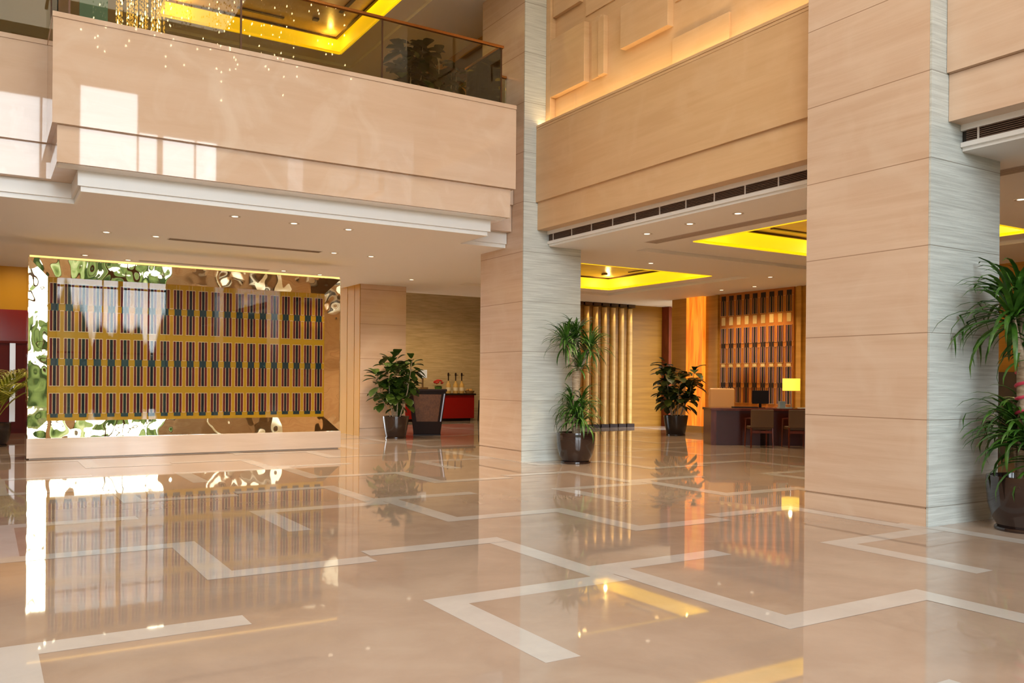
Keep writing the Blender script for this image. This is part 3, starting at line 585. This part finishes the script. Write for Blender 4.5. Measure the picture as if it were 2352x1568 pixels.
v.build('front_panel', streak(mat('woven_brown', (1, 1, 1), .5), (.1, .035, .012), (.17, .065, .02), (6, 6, 6), 3), lc)
MB().box(-.53, .53, -.33, .33, 1.18, 1.24).build('top', wood_d, lc, bevel=.006); MB().box(-.37, .37, -.21, .21, 0, .03).build('foot', blk, lc)
v = MB(); v.add([(.315, -.208, .15), (.345, -.208, .15), (.475, -.303, 1.12), (.445, -.303, 1.12)], [(0, 1, 2, 3)]); v.add([(-.3, -.206, .1), (.3, -.206, .1), (.3, -.211, .16), (-.3, -.211, .16)], [(0, 1, 2, 3)]); v.build('steel_inlay', mat('dull_steel', (.3, .3, .34), .4, 1), lc)
ll = empty('table_light', (10.08, 21.0, 1.24), 'small white box lamp on a silver stand on the lectern', 'lamp')
MB().box(-.12, .12, -.1, .1, 0, .05).box(-.02, .02, -.02, .02, .05, .3).build('stand', chrome, ll); MB().box(-.1, .1, -.08, .08, .3, .52).build('shade', mat('silver_white', (.75, .8, .85), .3), ll, bevel=.01)
bf = empty('buffet_table', (14.3, 27.7, 0), 'long red buffet counter behind the lectern', 'counter')
child(MB().box(12.5, 15.35, 27.6, 28.3, .1, .94), 'red_front', red, bf); child(MB().box(12.45, 15.4, 27.55, 28.35, .94, 1.0), 'worktop', wood_d, bf); child(MB().box(12.6, 15.25, 27.7, 28.25, 0, .1), 'plinth', wood_d, bf)
fp = empty('flower_pot', (14.0, 27.85, 1.0), 'red flowers in a green pot on the red buffet', 'flowers')
MB().lathe([(.001, 0), (.1, 0), (.14, .25), (.13, .25), (.001, .22)], 20).build('pot', mat('green_pot', (.06, .16, .02), .4), fp)
fl_ = MB(); random.seed(2)
for i in range(26): a, e_ = random.uniform(0, 6.28), random.uniform(.2, 1.4); x, y, z = .17 * math.cos(a) * math.cos(e_), .17 * math.sin(a) * math.cos(e_), .3 + .15 * math.sin(e_); fl_.lathe([(.005, 0), (.035, .02), (.04, .045), (.01, .06)], 8, (x, y, z))
fl_.build('blossoms', mat('red_petal', (.55, .03, .02), .5), fp); lv = MB()
for i in range(14): strap_leaf(lv, (0, 0, .22), i * .45, .5, .26, .05, 1.2, 4)
lv.build('leaves', leaf_f, fp)
bt = None
for i, (x, cl) in enumerate(((14.38, 'pale bottle with a tall pourer, nearest the red flowers'), (14.68, 'bottle with a tall pourer, middle of the three on the buffet'), (14.93, 'amber bottle with a tall pourer, furthest right on the buffet'))):
    if not bt:
        bt = empty('bottle', (0, 0, 0), '', 'bottle', 'bottles on the buffet')
        MB().lathe([(.001, 0), (.085, 0), (.09, .02), (.09, .3), (.05, .38), (.03, .42), (.03, .46), (.001, .46)], 20).build('glass_body', mat('amber_glass', (.6, .38, .12), .1), bt)
        MB().lathe([(.02, .46), (.02, .62), (.035, .66), (.03, .74), (.001, .76)], 12).box(.0, .1, -.01, .01, .66, .68).build('pourer', wood_d, bt)
        MB().lathe([(.0915, .1), (.0915, .22)], 20).build('paper_tag', mat('cream_paper', (.75, .65, .45), .7), bt); o = bt
    else: o = copy_tree(bt)
    o.location = (x, 27.8, 1.0); o['label'] = cl
cs = empty('basket', (15.22, 27.72, 1.0), 'low basket of small pastries at the right end of the red buffet', 'basket')
MB().lathe([(.001, 0), (.14, 0), (.19, .1), (.18, .1), (.001, .04)], 20).build('basket', mat('wicker', (.3, .17, .06), .7), cs); m = MB(); random.seed(5)
for i in range(9): m.lathe([(.001, 0), (.04, .02), (.045, .05), (.001, .08)], 10, (random.uniform(-.1, .1), random.uniform(-.1, .1), .06 + random.uniform(0, .04)))
m.build('pastries', mat('pastry', (.6, .33, .1), .6), cs)

def arm_chair(name, loc, rz, label, group, bm, fm, sc=1):
    p = empty(name, loc, label, 'chair', group, rz); p.scale = (sc,) * 3
    MB().box(-.24, .24, -.24, .24, .42, .5).build('seat', bm, p, bevel=.02)
    bk = MB(); bk.box(-.27, .27, -.29, -.23, .47, .9); bk.build('backrest', bm, p, bevel=.02)
    for sx in (-1, 1):
        for sy in (-1, 1): MB().tube([(sx * .25, sy * .24, .5 if sy < 0 else .66), (sx * .26, sy * .27, 0)], [.024, .018], 8).build('leg', fm, p)
        MB().tube([(sx * .27, -.25, .7), (sx * .27, 0, .68), (sx * .26, .24, .66)], .018, 8).build('armrest', fm, p)
    MB().box(-.24, .24, -.26, -.24, .34, .4).build('rail', fm, p)
    return p
chb = mat('brown_chair_fabric', (.11, .06, .03), .7)
# ---------------------------------------------------------------- reception desk group
DA = math.atan2(13.68 - 14.81, 16.58 - 14.75)
dk = empty('reception_desk', (14.75, 14.81, 0), 'dark red wooden reception desk in front of the amber wall screen', 'desk', rz=DA)
MB().box(-.1, 2.7, -.05, .85, .82, .88).build('top', wood_r, dk, bevel=.004); MB().box(.05, 2.6, .02, .05, .0, .82).build('front_panel', mat('dark_desk_panel', (.05, .006, .004), .3), dk)
for x in (-.08, 2.55): MB().box(x, x + .13, 0, .8, 0, .82).build('side_panel', wood_r, dk)
MB().box(1.1, 1.3, .0, .04, .0, .82).build('centre_post', wood_d, dk)
def on(x, y, z=.88): c, s = math.cos(DA), math.sin(DA); return (14.75 + x * c - y * s, 14.81 + x * s + y * c, z)
def arm(l, x, y, lb): return arm_chair('visitor_chair', on(x, y, 0), DA, lb, 'visitor chairs at the reception desk', chb, wood_r, .97)
arm(0, .93, -.45, 'brown upholstered visitor chair at the desk, the left of two'); arm(0, 1.78, -.5, 'brown upholstered visitor chair at the desk, the right one below the lamp')
lm_ = empty('table_lamp', on(1.98, .5), 'table lamp with glowing yellow drum shade on the reception desk', 'lamp')
MB().lathe([(.001, 0), (.09, 0), (.09, .02), (.012, .03), (.012, .5), (.001, .5)], 20).build('base', chrome, lm_)
MB().lathe([(.2, .42), (.205, .425), (.205, .71), (.2, .715), (.195, .71), (.195, .43)], 32).build('shade', mat('lamp_shade_glow', (.9, .7, .2), .6, emit=(1, .62, .05), es=1.4), lm_)
lamp('POINT', 'bulb', (0, 0, .8), 8, (1, .7, .3), size=.04, parent=lm_)
mo = empty('monitor', on(1.22, .45), 'black monitor seen from behind on the reception desk', 'monitor', rz=DA)
MB().box(-.2, .2, 0, .03, .1, .42).build('screen', blk, mo, bevel=.006); MB().box(-.03, .03, .02, .04, .01, .2).box(-.1, .1, -.06, .1, 0, .012).build('stand', blk, mo)
tn = empty('desk_chair', on(.4, .95, 0), 'tan high-backed chair behind the left end of the reception desk', 'chair', rz=DA)
MB().box(-.31, .31, -.04, .04, .72, 1.34).build('backrest', mat('tan_leather', (.75, .42, .16), .5), tn, bevel=.03); MB().box(-.26, .26, 0, .5, .45, .53).build('seat', MATS['tan_leather'], tn, bevel=.02); MB().tube([(0, .2, .06), (0, .2, .45)], .03).build('column', chrome, tn)
for k_ in range(5): a = k_ * 2 * PI / 5; MB().tube([(0, .2, .08), (.28 * math.cos(a), .2 + .28 * math.sin(a), .03)], .02, 6).build('foot', blk, tn)
tr_ = empty('paper_tray', on(1.68, .05), 'pale blue-grey paper holder on the desk below the lamp', 'tray', rz=DA)
MB().box(-.15, .15, -.08, .12, 0, .03).box(-.13, .0, -.06, .1, .03, .17).build('holder', mat('pale_blue_plastic', (.3, .42, .5), .3), tr_)
tag(MB().box(-.16, .16, -.1, .1, 0, .025).build('paper_stack', mat('paper', (.7, .72, .7), .7), loc=on(2.2, .12)), 'low stack of white papers at the right end of the reception desk', 'paper').rotation_euler = (0, 0, DA)
tag(MB().box(-.3, .3, -.08, .08, 0, .03).build('keyboard', blk, loc=on(.8, .3)), 'black keyboard on the desk left of the monitor', 'keyboard').rotation_euler = (0, 0, DA)
arm_chair('armchair', (15.75, 27.2, 0), math.radians(40), 'olive-brown armchair at the right end of the red buffet', None, mat('olive_fabric', (.16, .1, .03), .7), wood_d, 1.15)
# dark opening panel on the right wall behind the big palm
tag(MB().box(17.85, 17.99, 9.3, 9.92, 0, 1.75).build('dark_panel', mat('dark_grey_panel', (.06, .055, .055), .4), bevel=.01), 'tall dark grey panel on the right wall behind the big palm', 'cabinet')
